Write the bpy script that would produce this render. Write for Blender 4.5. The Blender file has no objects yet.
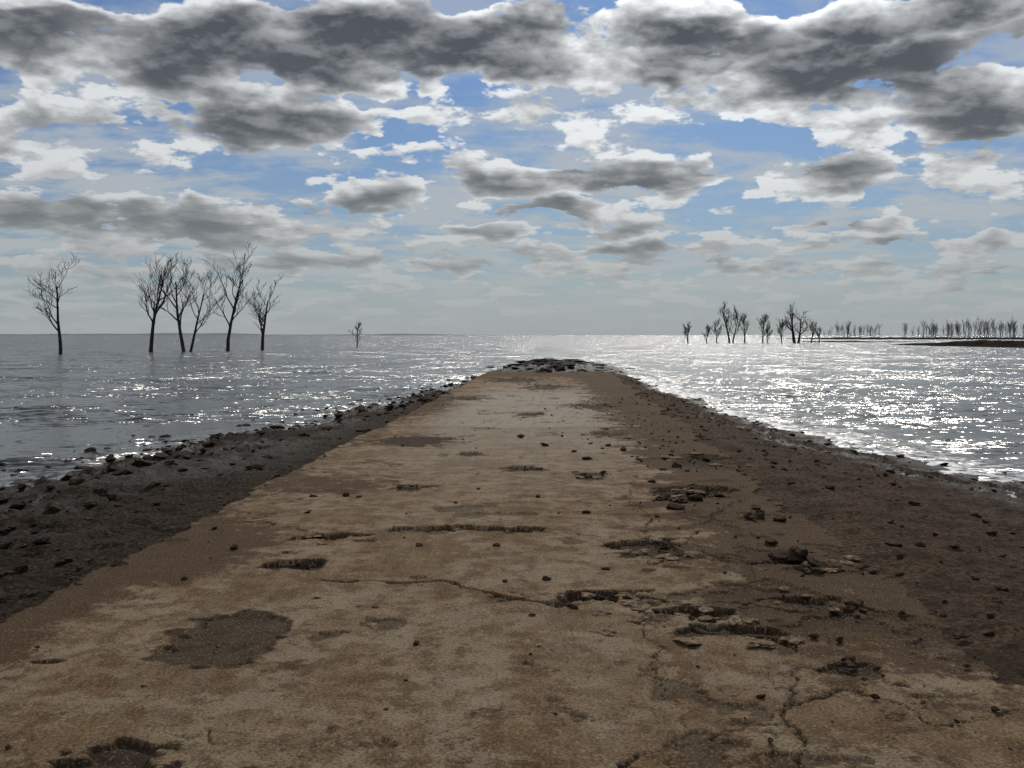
import bpy, math, random
import numpy as np
from mathutils import Vector, Quaternion

scene = bpy.context.scene
scene.view_settings.view_transform = 'Standard'
scene.view_settings.look = 'None'
scene.view_settings.exposure = 0
WATER = -0.20
SUN_AZ, SUN_EL = 10.5, 33.0

# ---------------------------------------------------------------- numpy noise
def vnoise(x, y, seed=0):
    x = np.asarray(x, float); y = np.asarray(y, float)
    xi = np.floor(x); yi = np.floor(y)
    fx = x - xi; fy = y - yi
    fx = fx*fx*fx*(fx*(fx*6-15)+10); fy = fy*fy*fy*(fy*(fy*6-15)+10)
    xi = xi.astype(np.int64); yi = yi.astype(np.int64)
    def h(a, b):
        n = (a*374761393 + b*668265263 + seed*974711) & 0xffffffff
        n = ((n ^ (n >> 13))*1274126177) & 0xffffffff
        n = n ^ (n >> 16)
        return n/4294967295.0
    return ((h(xi, yi)*(1-fx)+h(xi+1, yi)*fx)*(1-fy) + (h(xi, yi+1)*(1-fx)+h(xi+1, yi+1)*fx)*fy)*2-1

def fbm(x, y, octv=5, seed=0, gain=0.5):
    s = 0; a = 1; t = 0
    for o in range(octv):
        s = s + a*vnoise(x*2**o+o*17.3, y*2**o-o*9.1, seed+o); t += a; a *= gain
    return s/t

def sstep(a, b, x):
    t = np.clip((x-a)/(b-a), 0, 1); return t*t*(3-2*t)

# ---------------------------------------------------------------- layout
def axis(Y): return -0.45 + 0.05*Y
LY = [-400, 0, 10.8, 12.6, 15, 18, 20, 24.5, 30.5, 42, 57, 63, 66]
LX = [-9, -6.2, -5.6, -5.7, -5.5, -5.2, -4.5, -3.8, -2.6, -1.2, 0.0, 1.6, 3.0]
RY = [-400, 0, 11.7, 16.4, 21, 27, 37.8, 48, 57, 63, 66]
RX = [9, 6.4, 5.8, 5.0, 4.7, 4.5, 4.3, 4.7, 5.3, 4.6, 3.0]

def ground_h(X, Y):
    xs = X + 0.5*fbm(X*0.45, Y*0.45, 3, 5)
    s = np.minimum(xs-np.interp(Y, LY, LX), np.interp(Y, RY, RX)-xs)
    s = np.minimum(s, 64.5-Y)
    w = X-axis(Y)
    s = s + np.where(w < 0, 1.0, 0.75)*fbm(X*1.0, Y*0.75, 5, 9, .6)
    z = np.where(s > 0, WATER + np.where(w < 0, .165*(1-np.exp(-s/0.9)), .15*(1-np.exp(-s/1.2))), WATER + np.where((w > 0) & (Y < 45), np.maximum(0.028*s, 0.10*s+0.07), 0.045*s))
    z = np.maximum(z, -1.6)
    near = np.exp(-np.maximum(-s, 0)/1.5)
    rough = fbm(X*3.1, Y*3.1, 5, 21, 0.64)
    clod = np.maximum(fbm(X*5.5+7, Y*5.0, 4, 27, .6), 0)
    z = z + near*np.where(w < 0, 0.080*rough+0.12*clod, 0.045*rough+0.035*clod)
    z = z + 0.085*np.exp(-((w-3.15)/0.75)**2)*(Y < 60)*near
    z = z + 0.33*np.exp(-((Y-54)/9.5)**4)*np.exp(-((w-0.2)/2.5)**4)*(0.85+0.4*fbm(X*0.9, Y*0.5, 4, 33))
    z = np.where((w < -2.9) & (z > -0.07), -0.07+0.5*(z+0.07), z)
    inside = sstep(3.0, 2.5, np.abs(w)) * sstep(47, 43, Y)
    cap = np.where(w > 0, -0.03, -0.08)-0.09*sstep(2.6, 2.3, np.abs(w))
    z = np.where(inside > 0.01, np.minimum(z, z*(1-inside)+cap*inside), z)
    return z

def tensor_mesh(name, xs, ys, hfun, shear=None):
    X, Y = np.meshgrid(xs, ys)
    if shear is not None: X = X+shear(Y)
    Z, attrs = hfun(X, Y)
    ny, nx = X.shape
    co = np.stack([X, Y, Z], -1).reshape(-1, 3)
    idx = np.arange(ny*nx).reshape(ny, nx)
    f = np.stack([idx[:-1, :-1], idx[:-1, 1:], idx[1:, 1:], idx[1:, :-1]], -1).reshape(-1, 4)
    me = bpy.data.meshes.new(name)
    me.vertices.add(len(co)); me.vertices.foreach_set('co', co.ravel())
    me.loops.add(f.size); me.loops.foreach_set('vertex_index', f.ravel())
    me.polygons.add(len(f)); me.polygons.foreach_set('loop_start', np.arange(0, f.size, 4))
    me.polygons.foreach_set('use_smooth', np.ones(len(f), bool))
    me.update(calc_edges=True)
    for k, v in attrs.items():
        a = me.attributes.new(k, 'FLOAT', 'POINT'); a.data.foreach_set('value', np.ascontiguousarray(v, dtype=np.float32).ravel())
    ob = bpy.data.objects.new(name, me); scene.collection.objects.link(ob)
    return ob

def rows(y0, y1, base, k):
    out = [y0]
    while out[-1] < y1:
        out.append(out[-1]+max(base, out[-1]**2*k))
    return out

# ---------------------------------------------------------------- node helper
class NT:
    def __init__(s, tree): s.t = tree; s.n = tree.nodes; s.l = tree.links
    def put(s, sock, v):
        if isinstance(v, bpy.types.NodeSocket): s.l.new(v, sock)
        elif v is not None: sock.default_value = v
    def m(s, op, a, b=None, c=None, clamp=False):
        n = s.n.new('ShaderNodeMath'); n.operation = op; n.use_clamp = clamp
        s.put(n.inputs[0], a); s.put(n.inputs[1], b); s.put(n.inputs[2], c)
        return n.outputs[0]
    def v(s, op, a, b=None, c=None):
        n = s.n.new('ShaderNodeVectorMath'); n.operation = op
        s.put(n.inputs[0], a); s.put(n.inputs[1], b)
        if c is not None: s.put(n.inputs[2], c)
        return n.outputs['Value'] if op in ('LENGTH', 'DOT_PRODUCT') else n.outputs['Vector']
    def scale(s, a, k):
        n = s.n.new('ShaderNodeVectorMath'); n.operation = 'SCALE'
        s.put(n.inputs[0], a); s.put(n.inputs['Scale'], k); return n.outputs[0]
    def xyz(s, x, y, z=0.0):
        n = s.n.new('ShaderNodeCombineXYZ'); s.put(n.inputs[0], x); s.put(n.inputs[1], y); s.put(n.inputs[2], z)
        return n.outputs[0]
    def sep(s, a):
        n = s.n.new('ShaderNodeSeparateXYZ'); s.put(n.inputs[0], a); return n.outputs
    def noise(s, vec, scale, detail=5, rough=0.5, dist=0.0, col=False, dim='3D'):
        n = s.n.new('ShaderNodeTexNoise'); n.noise_dimensions = dim; s.put(n.inputs['Vector'], vec)
        n.inputs['Scale'].default_value = scale; n.inputs['Detail'].default_value = detail
        n.inputs['Roughness'].default_value = rough; n.inputs['Distortion'].default_value = dist
        return n.outputs['Color' if col else 'Fac']
    def rng(s, v, a, b, c=0.0, d=1.0, smooth=True):
        n = s.n.new('ShaderNodeMapRange'); n.interpolation_type = 'SMOOTHSTEP' if smooth else 'LINEAR'
        s.put(n.inputs[0], v)
        for i, q in enumerate((a, b, c, d)): s.put(n.inputs[i+1], q)
        return n.outputs[0]
    def mix(s, f, a, b, mode='MIX'):
        n = s.n.new('ShaderNodeMix'); n.data_type = 'RGBA'; n.blend_type = mode
        s.put(n.inputs[0], f)
        s.put(n.inputs[6], a if isinstance(a, bpy.types.NodeSocket) else (*a, 1)[:4])
        s.put(n.inputs[7], b if isinstance(b, bpy.types.NodeSocket) else (*b, 1)[:4])
        return n.outputs[2]
    def attr(s, name):
        n = s.n.new('ShaderNodeAttribute'); n.attribute_name = name; return n.outputs['Fac']
    def bump(s, h, strength, dist, normal=None):
        n = s.n.new('ShaderNodeBump'); n.inputs['Strength'].default_value = strength
        n.inputs['Distance'].default_value = dist; s.put(n.inputs['Height'], h)
        if normal is not None: s.put(n.inputs['Normal'], normal)
        return n.outputs[0]

def new_mat(name):
    m = bpy.data.materials.new(name); m.use_nodes = True
    nt = NT(m.node_tree); b = m.node_tree.nodes['Principled BSDF']
    pos = nt.n.new('ShaderNodeNewGeometry').outputs['Position']
    return m, nt, b, pos

# ---------------------------------------------------------------- materials
def mat_concrete():
    m, n, b, P = new_mat('weathered_concrete')
    N = lambda s, d, r: n.noise(P, s, d, r, dim='2D')
    big = N(0.9, 4, 0.6); med = N(5, 6, 0.72); fine = N(60, 4, 0.78)
    st = n.noise(n.v('MULTIPLY', P, (6.0, 0.30, 1)), 1.0, 3, 0.6, dim='2D')
    c = n.mix(n.rng(big, 0.36, 0.64), (0.215, 0.132, 0.066), (0.335, 0.242, 0.148))
    c = n.mix(n.rng(med, 0.43, 0.60, 0, 0.8), c, (0.135, 0.080, 0.040))
    c = n.mix(n.rng(st, 0.46, 0.7, 0, 0.30), c, (0.35, 0.275, 0.185))
    pk = n.rng(N(2.1, 6, 0.74), 0.52, 0.60, 0, 0.6)
    c = n.mix(pk, c, (0.38, 0.305, 0.212))
    c = n.mix(n.m('MULTIPLY', n.attr('pale'), n.rng(med, 0.3, 0.6, 0.5, 1.0)), c, (0.43, 0.385, 0.315))
    mud_shade = n.attr('mud_shade')
    mud_shade_n = n.rng(n.m('ADD', mud_shade, n.m('MULTIPLY', n.m('SUBTRACT', n.noise(P, 3.2, 7, 0.76, dim='2D'), 0.5), 2.1)), 0.34, 0.56)
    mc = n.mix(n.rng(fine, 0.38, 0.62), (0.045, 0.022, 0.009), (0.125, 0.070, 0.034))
    c = n.mix(n.m('MULTIPLY', mud_shade_n, 0.9), c, mc)
    pit = n.attr('pit')
    pc = n.mix(n.rng(fine, 0.38, 0.62), (0.010, 0.007, 0.005), (0.075, 0.049, 0.029))
    c = n.mix(n.m('MULTIPLY', pit, 0.95), c, pc)
    vo = n.n.new('ShaderNodeTexVoronoi'); vo.feature = 'DISTANCE_TO_EDGE'; vo.voronoi_dimensions = '2D'; vo.inputs['Scale'].default_value = 2.2
    n.put(vo.inputs['Vector'], n.v('ADD', P, n.scale(n.noise(P, 3, 5, 0.7, col=True, dim='2D'), 0.6)))
    cz = n.m('MULTIPLY', n.rng(vo.outputs['Distance'], 0.0, 0.010, 1, 0), n.rng(big, 0.46, 0.56))
    c = n.mix(n.m('MULTIPLY', cz, 0.75), c, (0.04, 0.025, 0.014))
    c = n.mix(n.m('MULTIPLY', n.attr('crack'), 0.97), c, (0.012, 0.008, 0.005))
    c = n.mix(n.rng(fine, 0.54, 0.66, 0, 0.8), c, (0.062, 0.038, 0.021))
    c = n.mix(n.rng(fine, 0.45, 0.32, 0, 0.65), c, (0.48, 0.39, 0.28))
    n.put(b.inputs['Base Color'], c); b.inputs['Roughness'].default_value = 0.95
    b.inputs['Specular IOR Level'].default_value = 0.08
    h = n.m('ADD', med, n.m('MULTIPLY', fine, 0.7))
    h = n.m('SUBTRACT', h, n.m('MULTIPLY', cz, 0.3))
    n.put(b.inputs['Normal'], n.bump(h, 1.0, 0.035))
    return m

def mat_ground():
    m, n, b, P = new_mat('muddy_gravel')
    a = n.noise(P, 2.2, 5, 0.65, dim='2D'); g = n.noise(P, 22, 6, 0.75, dim='2D')
    dark = n.mix(n.rng(g, 0.38, 0.60), (0.012, 0.009, 0.006), (0.090, 0.064, 0.044))
    red = n.mix(n.rng(g, 0.36, 0.64), (0.050, 0.028, 0.015), (0.180, 0.112, 0.068))
    c = n.mix(n.attr('red'), dark, red)
    c = n.mix(n.rng(a, 0.42, 0.62, 0, 0.6), c, (0.028, 0.018, 0.011))
    c = n.mix(n.rng(g, 0.60, 0.72, 0, 0.75), c, (0.27, 0.22, 0.16))
    wet = n.attr('wet')
    c = n.mix(n.m('MULTIPLY', wet, 0.75), c, (0.010, 0.0075, 0.0055))
    n.put(b.inputs['Base Color'], c)
    n.put(b.inputs['Roughness'], n.rng(wet, 0, 1, 0.95, 0.5, False))
    n.put(b.inputs['Specular IOR Level'], n.rng(wet, 0, 1, 0.08, 0.14, False))
    n.put(b.inputs['Normal'], n.bump(n.m('ADD', a, g), 1.0, 0.10))
    return m

def mat_water():
    m, n, b, P = new_mat('lake_water')
    half = (0.5, 0.5, 0.5)
    def slope(scale, det, amp, sx=0.6, rough=0.6):
        c = n.noise(n.v('MULTIPLY', P, (sx, 1.0, 1.0)), scale, det, rough, col=True, dim='2D')
        return n.scale(n.v('SUBTRACT', c, half), amp)
    s = n.v('ADD', slope(3.1, 3, 1.8, .6, .75), slope(0.22, 6, 2.3, .85, .90))
    gust = n.m('ADD', n.rng(n.noise(n.v('MULTIPLY', P, (0.35, 1, 1)), 0.09, 3, 0.6, dim='2D'), 0.35, 0.65, 0.80, 1.2),
               n.rng(n.noise(n.v('MULTIPLY', P, (0.35, 1, 1)), 0.012, 3, 0.6, dim='2D'), 0.35, 0.65, -0.10, 0.12))
    sh = n.attr('shallow')
    calm = n.rng(sh, 0.2, 1.0, 1.0, 0.85)
    s = n.scale(s, n.m('MULTIPLY', gust, calm))
    nrm = n.v('NORMALIZE', n.v('ADD', n.v('MULTIPLY', s, (1.5, 1, 0)), (0, 0, 1)))
    fo = n.m('ADD', n.noise(n.v('MULTIPLY', P, (0.8, 1.2, 1)), 5, 6, 0.74, dim='2D'), n.m('MULTIPLY', sh, 0.22))
    foam = n.rng(fo, 0.575, 0.69, 0, 0.95)
    foam = n.m('MULTIPLY', foam, n.rng(sh, 0.15, 0.6))
    foam = n.m('MULTIPLY', foam, n.attr('lap'))
    murk = n.mix(n.m('MULTIPLY', sh, 0.8), (0.044, 0.045, 0.041), (0.04, 0.030, 0.020))
    n.put(b.inputs['Base Color'], n.mix(foam, murk, (0.70, 0.70, 0.68)))
    n.put(b.inputs['Roughness'], n.rng(foam, 0, 1, 0.20, 0.6, False))
    b.inputs['IOR'].default_value = 1.33
    b.inputs['Specular IOR Level'].default_value = 0.37
    n.put(b.inputs['Normal'], nrm)
    return m

def mat_simple(name, c1, c2, scale, rough=0.85, bump=0.03, stretch=(1, 1, 1), spec=0.12):
    m, n, b, P = new_mat(name)
    g = n.noise(n.v('MULTIPLY', P, stretch), scale, 4, 0.65)
    n.put(b.inputs['Base Color'], n.mix(n.rng(g, 0.35, 0.65), c1, c2))
    b.inputs['Roughness'].default_value = rough
    b.inputs['Specular IOR Level'].default_value = spec
    if bump: n.put(b.inputs['Normal'], n.bump(g, 1.0, bump))
    return m

M_CON = mat_concrete(); M_GR = mat_ground(); M_WAT = mat_water()
M_ROCK = mat_simple('dark_clod', (0.018, 0.011, 0.007), (0.075, 0.048, 0.029), 35, 0.9, 0.015, spec=.05)
M_WROCK = mat_simple('wet_stone', (0.008, 0.006, 0.005), (0.035, 0.025, 0.018), 25, 0.8, 0.02, spec=.05)
M_SHARD = mat_simple('broken_concrete', (0.06, 0.04, 0.024), (0.24, 0.17, 0.11), 30, 0.95, 0.012, spec=.05)
M_BARK = mat_simple('dead_bark', (0.026, 0.020, 0.017), (0.065, 0.052, 0.045), 4, 0.9, 0.0, (1, 1, 0.3))
M_BARKF = mat_simple('hazed_far_bark', (0.15, 0.132, 0.125), (0.22, 0.20, 0.19), 0.5, 0.95, 0.0)  # paler than near bark: distance haze put into the base colour
M_BANK = mat_simple('dark_bank', (0.014, 0.012, 0.010), (0.040, 0.032, 0.025), 0.5, 0.95, 0.3, spec=0.0)
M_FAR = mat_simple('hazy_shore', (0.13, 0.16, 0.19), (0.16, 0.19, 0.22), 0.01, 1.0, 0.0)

# ---------------------------------------------------------------- ground, water
xs = np.concatenate([[-9000, -3000, -900, -300, -120, -60, -30, -18, -12, -9.5], np.arange(-8, 8.5, 0.03),
                     [9.5, 12, 18, 30, 60, 120, 300, 900, 3000, 9000]])
ys = np.array([-400, -200, -100, -50, -25, -12, -6, -3, -1, 0, 1, 1.8] + rows(2.4, 68, 0.03, 0.00042) +
              [72, 80, 100, 150, 250, 500, 1200, 3000, 9000])
def gf(X, Y):
    Z = ground_h(X, Y)
    w = X-axis(Y)
    red = sstep(0.5, 2.5, w)*sstep(50, 30, Y)
    wet = sstep(-0.10, -0.18, Z)
    wet = np.maximum(wet, 0.7*sstep(-2.9, -4.2, w)*sstep(-.15, .15, fbm(X*.8, Y*.8, 5, 15, .6)))
    wet = np.maximum(wet, 0.8*sstep(40, 48, Y))
    return Z, {'red': red, 'wet': wet}
g = tensor_mesh('ground', xs, ys, gf); g.data.materials.append(M_GR)

wx = np.concatenate([[-9000, -3000, -900, -300, -120, -60, -30, -18], np.arange(-12, 12, 0.10), [18, 30, 60, 120, 300, 900, 3000, 9000]])
wy = np.array([-400, -200, -100, -50, -25, -12, -6, -3, -1, 0, 1, 1.8] + rows(2.4, 75, 0.1, 0.0006) + [80, 100, 150, 250, 500, 1200, 3000, 9000])
def wf(X, Y):
    Z = ground_h(X, Y)
    return np.full_like(X, WATER), {'shallow': np.exp(-np.maximum(WATER-Z, 0)/0.055), 'lap': np.where(X > axis(Y), 1.0, .2)*sstep(50, 44, Y)}
wt = tensor_mesh('lake_water', wx, wy, wf); wt.data.materials.append(M_WAT)

# ---------------------------------------------------------------- road
PITS = [(-1.61, 5.55, .36, .48, .022), (-1.57, 3.84, .34, .28, .030), (-1.57, 8.33, .33, .17, .07), (-1.56, 7.32, .22, .16, .06),
        (-.54, 8.67, .54, .14, .07), (1.09, 7.86, .36, .40, .040), (.66, 6.36, .36, .16, .055), (1.10, 6.08, .26, .11, .045),
        (1.32, 5.72, .32, .09, .035), (-1.15, 11.05, .22, .26, .05), (.16, 12.6, .19, .28, .05), (1.95, 10.8, .40, .42, .05),
        (.94, 12.0, .18, .25, .05), (-1.49, 16.1, .5, .7, .02), (2.2, 7.4, .34, .28, .04), (-2.45, 5.2, .08, .03, .03),
        (2.6, 13.5, .5, .7, .05), (1.6, 17.2, .3, .5, .05), (-.6, 14.3, .16, .25, .04), (2.9, 9.6, .3, .4, .04),
        (0.3, 21.5, .3, .6, .05), (1.9, 24, .5, 1.0, .06), (-1.2, 27, .5, 1.2, .05), (1.2, 33, .8, 2, .07), (0.2, 38, 1.1, 2.2, .08), (1.85, 6.4, .22, .14, .035), (1.75, 5.1, .16, .10, .025)]
CRACKS = [([(-1.30, 6.87), (-.9, 6.83), (-.49, 6.85), (-.08, 6.45), (.30, 6.27), (.70, 6.5), (.97, 6.63)], .014, .04),
          ([(.80, 6.38), (1.12, 6.24), (1.32, 6.33), (1.5, 6.3), (1.62, 6.45)], .015, .035),
          ([(.76, 6.06), (1.09, 5.77), (1.4, 5.66), (1.55, 5.37)], .020, .04),
          ([(1.55, 5.37), (1.42, 4.9), (1.29, 4.63), (1.2, 4.2), (1.13, 3.4)], .0085, .014),
          ([(1.29, 4.63), (1.67, 4.76), (1.89, 4.39), (2.3, 4.5)], .0085, .014),
          ([(.1, 3.7), (.31, 3.9), (.75, 4.18), (1.23, 4.39)], .0085, .014),
          ([(.76, 5.95), (.80, 5.5), (.69, 4.76), (.78, 4.3)], .007, .011),
          ([(-1.45, 4.1), (-1.2, 4.14), (-1.03, 4.05)], .008, .014), ([(-1.3, 4.3), (-1.22, 4.1), (-1.12, 3.95)], .008, .014),
          ([(1.35, 8.0), (1.7, 8.9), (1.9, 9.5), (2.35, 10.2)], .013, .025), ([(1.4, 7.8), (1.75, 7.5), (2.1, 7.5)], .012, .025),
          ([(1.5, 6.3), (1.9, 6.0), (2.2, 6.2), (2.6, 5.8)], .011, .016), ([(1.1, 8.3), (1.3, 9.3), (1.2, 10.5), (1.5, 12)], .012, .016),
          ([(-.02, 8.7), (.5, 8.5), (1.0, 8.3)], .010, .012), ([(-2.9, 9.2), (-2.2, 9.0), (-1.6, 8.45)], .011, .015)]
def seg_dist(X, Y, pts):
    d = np.full(X.shape, 1e9)
    for (x0, y0), (x1, y1) in zip(pts[:-1], pts[1:]):
        dx, dy = x1-x0, y1-y0
        t = np.clip(((X-x0)*dx+(Y-y0)*dy)/(dx*dx+dy*dy), 0, 1)
        d = np.minimum(d, np.hypot(X-x0-t*dx, Y-y0-t*dy))
    return d
def rf(X, Y):
    w = X-axis(Y)
    Z = 0.016*fbm(X*0.6, Y*0.4, 3, 2)+0.005*fbm(X*5, Y*5, 5, 3)
    Z = Z-0.006*(w/2.9)**2
    jag = fbm(X*5, Y*7, 4, 40, 0.55); jag2 = fbm(X*2.6+3, Y*3.2, 4, 44, 0.55)
    pn = fbm(X*12, Y*12, 4, 50)
    pit = np.zeros_like(X); crack = np.zeros_like(X)
    for i, (x, y, rx, ry, d) in enumerate(PITS):
        q = np.hypot((X-x)/rx, (Y-y)/ry) + (0.8 if i else .4)*jag + (0.9 if i > 0 else .3)*jag2
        k = sstep(1.0, 0.84, q)
        ramp = np.clip((Y-y)/ry*0.55+0.6, 0.12, 1.15) if d > .03 else 1.0
        Z = Z-k*d*ramp*(0.9+0.6*pn) + 0.012*sstep(1.35, 1.05, q)*(q > 1.0)*(d > .034)*(0.5+0.8*np.clip(jag2+.4, 0, 1))
        pit = np.maximum(pit, sstep(1.03, 0.97, q)*(1.0 if i else .85))
    sp = fbm(X*1.7+11, Y*1.7, 6, 46, .62)+0.10*sstep(0, 2.5, w)
    k = sstep(0.38, 0.42, sp); Z = Z-0.014*k; pit = np.maximum(pit, k*0.6)
    wx_ = X+0.09*fbm(X*5, Y*5, 5, 61, 0.65); wy_ = Y+0.12*fbm(X*5+9, Y*5, 5, 62, 0.65)
    for pts, hw, dep in CRACKS:
        d = seg_dist(wx_, wy_, pts)
        hw2 = hw*(1+1.2*fbm(X*4, Y*4, 3, 70))
        k = sstep(hw2*1.7, hw2*0.5, d)*np.clip(0.9+1.5*fbm(X*2.5, Y*2.5, 2, 71), 0, 1)
        Z = Z-dep*k+0.006*np.exp(-(d/.06)**2)*(hw > .009)
        crack = np.maximum(crack, k)
    for jy in (1.08, 12.62, 18.4, 24.2, 30.0, 35.8):
        k = np.exp(-((Y-jy-0.03*fbm(X*2, Y*0, 3, 80))/max(.02, jy*jy*0.00035))**2)*(0.45+0.4*fbm(X*1.5, Y*0, 3, 81))
        Z = Z-0.010*k; crack = np.maximum(crack, k*0.55)
    k = np.exp(-((w+0.10+0.03*fbm(X*0, Y*1.2, 3, 83))/.014)**2)*(0.25+0.5*fbm(X*0, Y*0.9, 3, 84))
    Z = Z-0.006*np.clip(k, 0, 1); crack = np.maximum(crack, np.clip(k, 0, 1)*0.5)
    eL = -2.93+0.14*fbm(X*0, Y*0.7, 5, 90, .6)+0.06*jag
    eR = 2.75+0.42*fbm(X*0, Y*0.6, 5, 91, .65)+0.16*jag
    eF = 46+3*fbm(X*0.8, Y*0, 4, 92)
    out = np.maximum(np.maximum(sstep(0, -0.05, w-eL), sstep(0, .07, w-eR)), sstep(0, .6, Y-eF))
    Z = Z-0.30*out
    def blot(x, y, rx, ry, a): return a*np.exp(-((X-x)/rx)**2-((Y-y)/ry)**2)
    mud_shade = 0.9*sstep(0.9, 2.4, w+0.8*jag2+0.02*(Y-6))*sstep(3.8, 6.5, Y)
    mud_shade = mud_shade+blot(-2.45, 8.0, .6, 1.3, .95)+blot(-2.0, 11.3, .8, .9, .75)+blot(-1.5, 16, .9, 1.2, .7)+blot(-2.9, 6, .4, 2, .4)
    mud_shade = mud_shade+0.35*sstep(-2.3, -2.9, w)+blot(-1.5, 5.6, .6, .6, .2)+blot(1.1, 6, .8, .6, .25)+blot(.9, 10, 1.0, 2, .25)
    mud_shade = mud_shade+0.9*sstep(36, 44, Y)+blot(-1.9, 24, .8, 4, .6)+0.20*sstep(7.0, 3.5, Y)  # last term paints cloud shadow onto the nearest road, in mud colour
    pale = (sstep(18.2, 18.6, Y)*0.9*sstep(38, 26, Y)+0.5*sstep(9, 18, Y)*sstep(18.6, 18.3, Y))*sstep(2.3, 1.2, np.abs(w+.3))
    return Z, {'mud_shade': np.clip(mud_shade, 0, 1), 'pit': pit, 'crack': np.clip(crack, 0, 1), 'pale': pale}
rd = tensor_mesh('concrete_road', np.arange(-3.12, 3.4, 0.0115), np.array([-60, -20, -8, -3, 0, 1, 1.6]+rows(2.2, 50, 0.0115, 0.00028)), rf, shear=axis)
rd.data.materials.append(M_CON)

# ---------------------------------------------------------------- rocks
import bmesh
def ico(sub):
    bm = bmesh.new(); bmesh.ops.create_icosphere(bm, subdivisions=sub, radius=1)
    v = np.array([x.co[:] for x in bm.verts]); f = np.array([[q.index for q in p.verts] for p in bm.faces]); bm.free()
    return v, f
rs = np.random.RandomState(4)
def templates(sub, cnt):
    v, f = ico(sub); out = []
    for k in range(cnt):
        nn = 0.55*fbm(v[:, 0]*1.3+k*7, v[:, 1]*1.3+v[:, 2]*1.7, 4, 100+k, .6)+0.25*vnoise(v[:, 2]*3+k, v[:, 0]*3, 7+k)
        vv = v*(1+nn)[:, None]
        for c in range(6):
            d = rs.normal(size=3); d /= np.linalg.norm(d); t = rs.uniform(.45, .8)
            pr = vv@d; vv = vv-np.maximum(pr-t, 0)[:, None]*d
        out.append(vv)
    return out, f
TB, FB = templates(3, 8); TS, FS = templates(2, 8)
def rocks(name, items, mat):
    V = []; F = []; off = 0
    for (x, y, z, r, flat) in items:
        big = r > 0.045 and y < 14
        T, f = (TB, FB) if big else (TS, FS)
        v = T[rs.randint(8)]*np.array([r*rs.uniform(.8, 1.5), r*rs.uniform(.7, 1.2), r*flat])
        a = rs.uniform(0, 6.28); c, s = math.cos(a), math.sin(a)
        v = np.stack([v[:, 0]*c-v[:, 1]*s+x, v[:, 0]*s+v[:, 1]*c+y, v[:, 2]+z+r*flat*0.35], -1)
        V.append(v); F.append(f+off); off += len(v)
    me = bpy.data.meshes.new(name); me.from_pydata(np.concatenate(V).tolist(), [], np.concatenate(F).tolist())
    ob = bpy.data.objects.new(name, me); scene.collection.objects.link(ob); me.materials.append(mat); return ob
it = []
def clump(x, y, n, spread, r0, r1, fl=None):
    for _ in range(n): it.append((x+rs.normal()*spread, y+rs.normal()*spread*1.3, 0.0, rs.uniform(r0, r1), fl or rs.uniform(.4, .75)))
clump(1.62, 10.1, 8, .12, .03, .09); clump(1.95, 10.9, 10, .22, .03, .08); clump(2.18, 7.6, 11, .17, .02, .075); clump(2.13, 7.2, 4, .06, .03, .07)
clump(2.5, 7.25, 4, .08, .03, .06); clump(2.13, 6.3, 5, .08, .02, .05); clump(1.76, 5.05, 5, .06, .02, .04); clump(2.3, 9.45, 6, .15, .03, .06)
clump(.94, 12, 6, .12, .02, .05); clump(.16, 12.6, 4, .1, .02, .05); clump(-1.15, 11.05, 5, .1, .02, .05); clump(-.9, 6.15, 2, .03, .02, .03)
clump(-1.56, 7.32, 4, .08, .02, .04); clump(.66, 6.36, 6, .16, .015, .04); clump(1.1, 6.1, 5, .12, .015, .03); clump(1.09, 7.9, 5, .14, .015, .03)
clump(2.1, 13, 8, .4, .03, .07); clump(1.2, 15, 4, .3, .03, .06); clump(-1.9, 10.4, 2, .2, .03, .05); clump(2.6, 5.5, 4, .2, .02, .04)
for (x, y, r) in [(-1.25, 6.38, .025), (1.17, 4.67, .022), (1.7, 4.66, .02), (1.9, 4.6, .015), (.24, 6.9, .03), (.68, 7.2, .03), (.7, 9.5, .04), (.27, 10.4, .035), (-.12, 8.0, .025),
                  (-.75, 8.0, .035), (-1.6, 10.4, .04), (-.57, 4.5, .018), (1.35, 9.3, .03), (.5, 15.3, .06), (.15, 16.5, .05), (-.9, 8.3, .02), (1.7, 5.6, .03), (-2.2, 7.9, .035), (.1, 5.3, .012), (-1.95, 9.5, .03)]:
    it.append((x, y, 0, r, .7))
for _ in range(620):
    y = 3.2+rs.rand()**1.5*24; w = rs.uniform(-2.6, 2.8) if rs.rand() < .35 else rs.normal(1.9, .6)
    if abs(w) > 3: continue
    it.append((axis(y)+w, y, 0.0, 0.003+0.018*rs.rand()**4+0.0004*y, .7))
rocks('rubble', it, M_ROCK)
it = []
for (x, y, nn, sp, r1) in [(.62, 6.25, 7, .20, .09), (1.15, 6.02, 6, .16, .08), (1.38, 5.66, 6, .18, .08), (1.1, 7.7, 6, .18, .08), (-.5, 8.6, 5, .3, .06), (1.95, 10.7, 8, .25, .11),
                           (2.2, 7.35, 7, .2, .08), (1.0, 12, 4, .15, .08), (-1.5, 8.25, 3, .15, .06), (2.45, 13.3, 7, .4, .13), (1.6, 17, 6, .4, .14), (1.85, 6.35, 4, .12, .05)]:
    clump(x, y, nn, sp, .03, r1, .22)
rocks('concrete_shards', it, M_SHARD)
def settle(name, lst, mat):
    A = np.array(lst); zz = np.maximum(ground_h(A[:, 0], A[:, 1]), WATER-A[:, 2]*0.4)
    rocks(name, [(a[0], a[1], z, a[2], a[3]) for a, z in zip(A, zz)], mat)
shore = []; bankst = []
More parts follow.
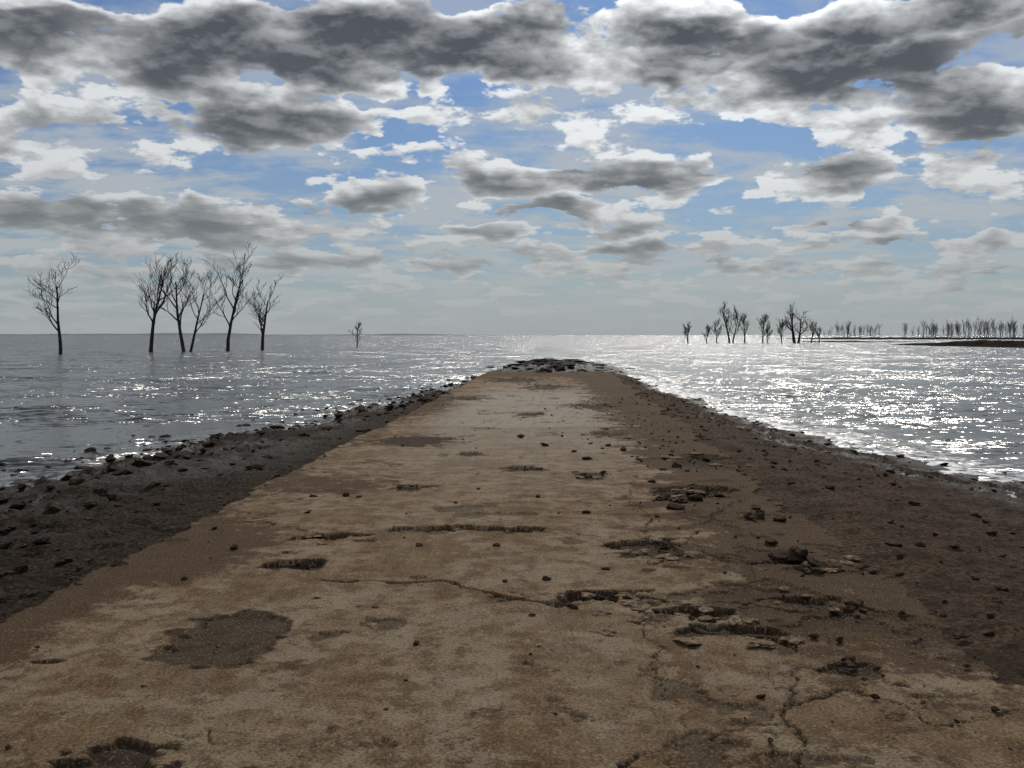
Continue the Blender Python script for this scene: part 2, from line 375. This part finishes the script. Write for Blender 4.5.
for _ in range(3000):
    y = 6+rs.rand()**1.2*38; xl = np.interp(y, LY, LX)
    if rs.rand() < .65: shore.append([xl+rs.normal(-.1, .9), y, .012+.10*rs.rand()**5, rs.uniform(.35, .7)])
    else: bankst.append([rs.uniform(xl, axis(y)-3.0), y, .010+.08*rs.rand()**5, rs.uniform(.35, .7)])
for _ in range(620):
    y = 8+rs.rand()**1.1*45; xr = np.interp(y, RY, RX)
    shore.append([xr+rs.normal(.5, .7), y, .02+.06*rs.rand()**3, rs.uniform(.25, .5)])
for _ in range(1100):
    y = rs.uniform(5, 30); w = rs.uniform(2.7, 4.8); bankst.append([axis(y)+w, y, .006+.05*rs.rand()**6, .6])
for _ in range(380):
    y = rs.uniform(42, 63); shore.append([axis(y)+rs.normal(0.1, 1.6), y, .08+.32*rs.rand()**3, rs.uniform(.18, .35)])
settle('shore_rocks', shore, M_WROCK); settle('bank_stones', bankst, M_ROCK)

# ---------------------------------------------------------------- trees
def tube(V, F, pts, rad, k):
    base = len(V)
    for i, p in enumerate(pts):
        d = (pts[min(i+1, len(pts)-1)]-pts[max(i-1, 0)])
        if d.length < 1e-6: d = Vector((0, 0, 1))
        d.normalize(); a = d.orthogonal().normalized(); b = d.cross(a)
        for j in range(k):
            t = 6.28318*j/k; V.append(p+(a*math.cos(t)+b*math.sin(t))*rad[i])
    for i in range(len(pts)-1):
        for j in range(k):
            q = base+i*k; F.append((q+j, q+(j+1) % k, q+k+(j+1) % k, q+k+j))
def grow(V, F, R, p, d, L, r, lvl, maxl, rmin, spread, upp):
    n = 9 if lvl == 0 else (7 if lvl == 1 else 4)
    pts = [p.copy()]; rad = [r]; dd = d.copy()
    for i in range(n):
        wob = 0.05 if lvl == 0 else 0.16
        dd = (dd+Vector((R.gauss(0, wob), R.gauss(0, wob), R.gauss(0, wob*.5)+upp*(0.17 if lvl else 0.08)))).normalized()
        pts.append(pts[-1]+dd*(L/n)); rad.append(max(rmin, r*(1-(i+1)/n*(0.72 if lvl == 0 else 0.82))))
    if lvl == 0: rad[0] *= 1.35
    tube(V, F, pts, rad, (8, 5, 4, 3, 3)[lvl])
    if lvl >= maxl: return
    nch = {0: R.randint(6, 8), 1: R.randint(5, 7), 2: R.randint(4, 5), 3: 3}[lvl]
    lo = 0.34 if lvl == 0 else 0.25
    for c in range(nch):
        t = lo+(1-lo)*(c+R.random()*0.8)/nch; t = min(t, 0.98)
        i = int(t*n); q = pts[i].lerp(pts[min(i+1, n)], t*n-i)
        pd = (pts[min(i+1, n)]-pts[max(i-1, 0)]).normalized()
        side = pd.orthogonal().normalized(); side.rotate(Quaternion(pd, R.uniform(0, 6.283)))
        ang = R.uniform(0.45, 1.0)*spread
        cd = (pd*math.cos(ang)+side*math.sin(ang)).normalized()
        rr = max(rmin, rad[i]*R.uniform(.5, .75))
        LL = L*R.uniform(.30, .50)*(1.25-0.75*(t-lo)) if lvl == 0 else L*R.uniform(.35, .55)
        grow(V, F, R, q, cd, LL, rr, lvl+1, maxl, rmin, spread, upp)
def tree_mesh(seed, H, r, lean=(0, 0), spread=0.7, upp=1.0, maxl=3, rmin=.018, trunks=1):
    R = random.Random(seed); V = []; F = []
    for t in range(trunks):
        off = Vector((t*0.55-(trunks-1)*.27, R.uniform(-.3, .3), -1.0))
        ln = Vector((lean[0]+(t-(trunks-1)/2)*0.28, lean[1], 1)).normalized()
        grow(V, F, R, off, ln, H*0.95*(1 if t == 0 else .85), r*(1 if t == 0 else .75), 0, maxl, rmin, spread, upp)
    top = max(v.z for v in V); k = H/top
    for v in V:
        if v.z > 0: v.z *= k
    return V, F
def add_mesh(name, V, F, mat, loc=(0, 0, 0)):
    me = bpy.data.meshes.new(name); me.from_pydata([tuple(v) for v in V], [], F)
    for p in me.polygons: p.use_smooth = True
    me.materials.append(mat); ob = bpy.data.objects.new(name, me); ob.location = loc
    scene.collection.objects.link(ob); return ob
TREES = [(-45.1, 99.5, 10.2, .21, (0.12, 0), 1.05, 11, 1), (-40.4, 111, 11.2, .26, (-0.04, 0), .72, 23, 1),
         (-37.0, 113, 11.8, .24, (0.02, 0), .72, 37, 2), (-33.8, 118, 13.3, .24, (-0.05, 0), .75, 52, 1),
         (-31.6, 126, 9.7, .24, (0.05, 0), .9, 64, 1), (-24.4, 157, 4.2, .12, (0, 0), .7, 71, 1)]
for (x, y, H, r, ln, sp, sd, tr) in TREES:
    V, F = tree_mesh(sd, H, r, ln, sp, .9, 3, .019, tr); add_mesh('dead_tree', V, F, M_BARK, (x, y, WATER))
RT = [(41.7, 236, 5.2, .18, 81), (46.6, 238, 4.6, .16, 82), (49.3, 240, 6.2, .18, 83), (52.2, 237, 10.2, .28, 84), (55.8, 239, 7.4, .2, 85), (60.4, 240, 7.4, .22, 86),
      (62.5, 244, 5.2, .16, 87), (65, 240, 6, .2, 88), (67.4, 236, 10.2, .42, 89), (71.5, 238, 5.4, .2, 90), (77, 250, 4.2, .16, 91)]
for i, (x, y, H, r, sd) in enumerate(RT):
    V, F = tree_mesh(sd, H, r, (0, 0), 1.3 if sd == 89 else .75, .6 if sd == 89 else .9, 3, .03, 2 if sd in (84, 89) else 1); add_mesh('dead_tree', V, F, M_BARK, (x, y, WATER))
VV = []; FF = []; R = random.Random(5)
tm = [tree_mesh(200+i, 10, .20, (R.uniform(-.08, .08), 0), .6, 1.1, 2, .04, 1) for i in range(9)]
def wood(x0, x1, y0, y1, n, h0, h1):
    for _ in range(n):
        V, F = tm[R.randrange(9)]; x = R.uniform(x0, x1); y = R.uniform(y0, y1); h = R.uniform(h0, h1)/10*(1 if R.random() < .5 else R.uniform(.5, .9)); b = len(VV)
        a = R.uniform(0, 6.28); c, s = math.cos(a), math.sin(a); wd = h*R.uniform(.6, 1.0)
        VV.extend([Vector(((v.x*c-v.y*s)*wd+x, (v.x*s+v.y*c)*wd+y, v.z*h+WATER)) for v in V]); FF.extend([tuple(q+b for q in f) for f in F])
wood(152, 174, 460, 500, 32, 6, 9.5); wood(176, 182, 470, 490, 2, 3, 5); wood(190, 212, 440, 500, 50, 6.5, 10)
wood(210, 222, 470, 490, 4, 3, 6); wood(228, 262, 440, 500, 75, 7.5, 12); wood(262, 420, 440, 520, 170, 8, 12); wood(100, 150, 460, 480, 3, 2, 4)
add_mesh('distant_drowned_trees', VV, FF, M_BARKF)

# ---------------------------------------------------------------- banks and far shore
def bank(name, x0, x1, y0, y1, h, nx, ny, mat, seed):
    def f(X, Y):
        u = (X-x0)/(x1-x0); v = (Y-y0)/(y1-y0)
        e = sstep(0, .10, u+0.04*fbm(X*.1, Y*.1, 3, seed))*sstep(0, .08, 1-u)*np.sin(np.pi*np.clip(v, 0, 1))**.6
        return WATER-0.3+(h+.3)*e*(0.8+0.5*fbm(X*.15, Y*.15, 4, seed)), {}
    o = tensor_mesh(name, np.linspace(x0, x1, nx), np.linspace(y0, y1, ny), f); o.data.materials.append(mat)
bank('peninsula', 70, 190, 136, 205, 1.0, 220, 60, M_BANK, 5)
bank('peninsula', 120, 520, 430, 520, 0.8, 200, 30, M_BANK, 8)
bank('mud_islet', 76, 112, 262, 280, .3, 100, 12, M_BANK, 9)
def fs(X, Y):
    t = (X+4200)/4200
    return WATER-1+ (np.sin(np.pi*np.clip((Y-4800)/800, 0, 1)))*(1+ (4+7*(fbm(X*.004, Y*0, 5, 12)+.6))*sstep(0, .1, t+0.3)*sstep(1.02, .8, t)), {}
o = tensor_mesh('distant_shore', np.linspace(-5000, 200, 500), np.linspace(4800, 5600, 5), fs); o.data.materials.append(M_FAR)

# ---------------------------------------------------------------- world
wd = bpy.data.worlds.new('World'); scene.world = wd; wd.use_nodes = True
try: wd.cycles.sampling_method = 'MANUAL'; wd.cycles.sample_map_resolution = 256
except Exception as e: print(e)
wd.node_tree.nodes.clear(); n = NT(wd.node_tree)
out = n.n.new('ShaderNodeOutputWorld')
D = n.n.new('ShaderNodeTexCoord').outputs['Generated']
D = n.v('NORMALIZE', D)
sx, sy, sz = n.sep(D)[:]
hyp = n.m('MAXIMUM', n.m('SQRT', n.m('ADD', n.m('MULTIPLY', sx, sx), n.m('MULTIPLY', sy, sy))), 0.02)
v0 = n.m('DIVIDE', n.m('MAXIMUM', sz, 0.0), hyp)
az = n.m('ARCTAN2', sx, sy)
hx = n.m('DIVIDE', sx, hyp); hy = n.m('DIVIDE', sy, hyp)
# cloud masses: azimuth offset, height (tangent units x 1000), half sizes, strength
B = [(-345, 292, 260, 46, 1.0), (-120, 292, 170, 44, 1.0), (90, 292, 160, 44, 1.0), (335, 270, 190, 42, 1.0), (-235, 212, 110, 32, 1.0),
     (440, 222, 110, 35, 1.0), (420, 328, 120, 20, .9), (60, 222, 260, 20, .32), (-420, 200, 150, 26, .4), (95, 155, 125, 21, .85),
     (310, 160, 66, 17, .75), (445, 170, 50, 16, .75), (-143, 140, 52, 16, .85), (-60, 165, 90, 20, .5), (38, 125, 42, 12, 1.0),
     (-370, 112, 230, 26, .85), (110, 110, 60, 10, .6), (-30, 105, 50, 10, .7), (330, 110, 60, 10, .65), (358, 92, 50, 9, .6),
     (460, 98, 60, 10, .6), (0, 75, 350, 14, .45), (350, 62, 250, 12, .45), (-300, 66, 250, 11, .4), (110, 88, 120, 9, .5), (170, 285, 60, 30, .4),
     (240, 195, 90, 16, -.35), (-120, 190, 70, 12, -.3), (320, 235, 40, 12, -.3), (-440, 335, 70, 12, -.6), (265, 332, 45, 14, -.6), (-260, 150, 70, 12, -.3), (220, 140, 40, 12, -.25)]
P2 = n.xyz(az, v0, 0.0)
warp = n.scale(n.v('SUBTRACT', n.noise(n.v('MULTIPLY', P2, (1, 2.0, 1)), 9, 3, .6, col=True, dim='2D'), (.5, .5, .5)), 1.0)
P2 = n.v('MULTIPLY_ADD', warp, (0.11, 0.05, 0), P2)
bl0 = None
for (bx, by, rx, ry, a) in B:
    x = math.atan(bx/995); y = by/995*math.cos(x); rx = rx/995*1.15; ry = ry/995*1.15
    q = n.v('MULTIPLY_ADD', P2, (1/rx, 1/ry, 0), (-x/rx, -y/ry, 0))
    e = n.m('SUBTRACT', 1.0, n.v('DOT_PRODUCT', q, q), clamp=True)
    bl0 = n.m('MULTIPLY', e, a) if bl0 is None else n.m('MULTIPLY_ADD', e, a, bl0)
bl0 = n.m('MINIMUM', bl0, 1.0)
blp = n.m('MAXIMUM', bl0, 0.0)
def dens(vv, acc, det, puff):
    k = n.m('ADD', vv, 0.2)
    Q = n.xyz(n.m('DIVIDE', hx, k), n.m('DIVIDE', hy, k), 0)
    f = n.noise(n.v('ADD', Q, (3.1, 7.7, 0)), 4.4, det, 0.56, dim='2D')
    bias = n.rng(vv, 0.34, 0.6, -0.115, 0.10)
    d = n.m('MULTIPLY_ADD', acc, 0.52, bias)
    d = n.m('MULTIPLY_ADD', n.m('SUBTRACT', f, 0.5), 1.75, d)
    if puff:
        vo = n.n.new('ShaderNodeTexVoronoi'); vo.voronoi_dimensions = '2D'; vo.feature = 'F1'
        vo.inputs['Scale'].default_value = 15; vo.inputs['Detail'].default_value = puff; vo.inputs['Roughness'].default_value = .6
        vo.inputs['Lacunarity'].default_value = 2.3
        try: vo.normalize = True
        except Exception: pass
        n.put(vo.inputs['Vector'], n.v('MULTIPLY_ADD', warp, (0.03, 0.03, 0), n.xyz(az, n.m('MULTIPLY', vv, 1.7), 0)))
        d = n.m('MULTIPLY_ADD', n.m('SUBTRACT', 0.36, vo.outputs['Distance']), 0.52, d)
    return d
d0 = dens(v0, bl0, 6, 3)
d1 = dens(n.m('ADD', v0, 0.008), bl0, 5, 2)
d2 = dens(n.m('ADD', v0, 0.028), bl0, 2, 0)
pos = lambda a: n.m('MAXIMUM', a, 0.0)
thick = n.m('ADD', n.m('MULTIPLY', pos(d0), 1.3), n.m('ADD', n.m('MULTIPLY', pos(d1), 1.1), n.m('MULTIPLY', pos(d2), 2.2)))
lit = n.m('EXPONENT', n.m('MULTIPLY', n.m('MULTIPLY', thick, n.m('MULTIPLY_ADD', blp, 0.75, 0.28)), -1.35))
rim = n.m('MULTIPLY', n.m('SUBTRACT', d0, d1), 2.6)
lit = n.m('ADD', lit, n.m('MULTIPLY', n.m('MINIMUM', n.m('MAXIMUM', rim, -0.22), 0.5), n.m('MULTIPLY_ADD', lit, 0.5, 0.22)), clamp=True)
alpha = n.rng(d0, -0.03, 0.095)
azr, elr = math.radians(SUN_AZ), math.radians(SUN_EL)
S = Vector((math.sin(azr)*math.cos(elr), math.cos(azr)*math.cos(elr), math.sin(elr)))
cs = n.v('DOT_PRODUCT', D, tuple(S))
glow = n.m('POWER', n.m('MAXIMUM', cs, 0.0), 9.0)
glow2 = n.m('POWER', n.m('MAXIMUM', cs, 0.0), 60.0)
bright = n.mix(1.0, (0.71, 0.73, 0.745), n.xyz(*[n.m('MULTIPLY', n.rng(v0, 0.04, 0.18, 0.72, 1.0), n.m('ADD', n.m('MULTIPLY_ADD', glow, 0.45, 1.0), n.m('MULTIPLY', glow2, 2.0)))]*3), 'MULTIPLY')
cloud = n.mix(lit, (0.072, 0.083, 0.102), bright)
sky = n.n.new('ShaderNodeTexSky'); sky.sky_type = 'NISHITA'; sky.sun_disc = False
sky.sun_elevation = elr; sky.sun_rotation = azr; sky.air_density = 1.2; sky.dust_density = 0.4; sky.ozone_density = 2.5
blue = n.mix(1.0, sky.outputs[0], (0.025, 0.038, 0.059), 'MULTIPLY')
kk = n.m('ADD', v0, 0.12)
veilN = n.noise(n.xyz(n.m('DIVIDE', hx, kk), n.m('DIVIDE', n.m('MULTIPLY', hy, 1.2), kk), 0), 1.8, 5, 0.62, dim='2D')
veil = n.m('MULTIPLY', n.rng(veilN, 0.39, 0.61, 0.07, 0.86), n.rng(v0, 0.10, 0.32, 1.0, 0.6))
c = n.mix(veil, blue, (0.48, 0.515, 0.54))
c = n.mix(alpha, c, cloud)
haze = n.m('EXPONENT', n.m('MULTIPLY', v0, -10.0))
c = n.mix(n.m('MULTIPLY', haze, 0.97), c, (0.355, 0.385, 0.387))
bg = n.n.new('ShaderNodeBackground'); n.put(bg.inputs[0], c); bg.inputs[1].default_value = 1.0
n.l.new(bg.outputs[0], out.inputs[0])

# ---------------------------------------------------------------- sun, camera
L = bpy.data.lights.new('sun', 'SUN'); L.energy = 2.2; L.angle = math.radians(0.53); L.color = (1.0, 0.94, 0.85)
lo = bpy.data.objects.new('sun', L); lo.rotation_euler = (-S).to_track_quat('-Z', 'Y').to_euler(); lo.location = (0, 0, 50)
scene.collection.objects.link(lo)
cam = bpy.data.cameras.new('camera'); cam.lens = 35; cam.sensor_width = 36; cam.shift_y = -49/1024; cam.clip_end = 30000; cam.clip_start = 0.05
co = bpy.data.objects.new('camera', cam); co.location = (0, 0, 1.7); co.rotation_euler = (math.radians(90), 0, 0)
scene.collection.objects.link(co); scene.camera = co
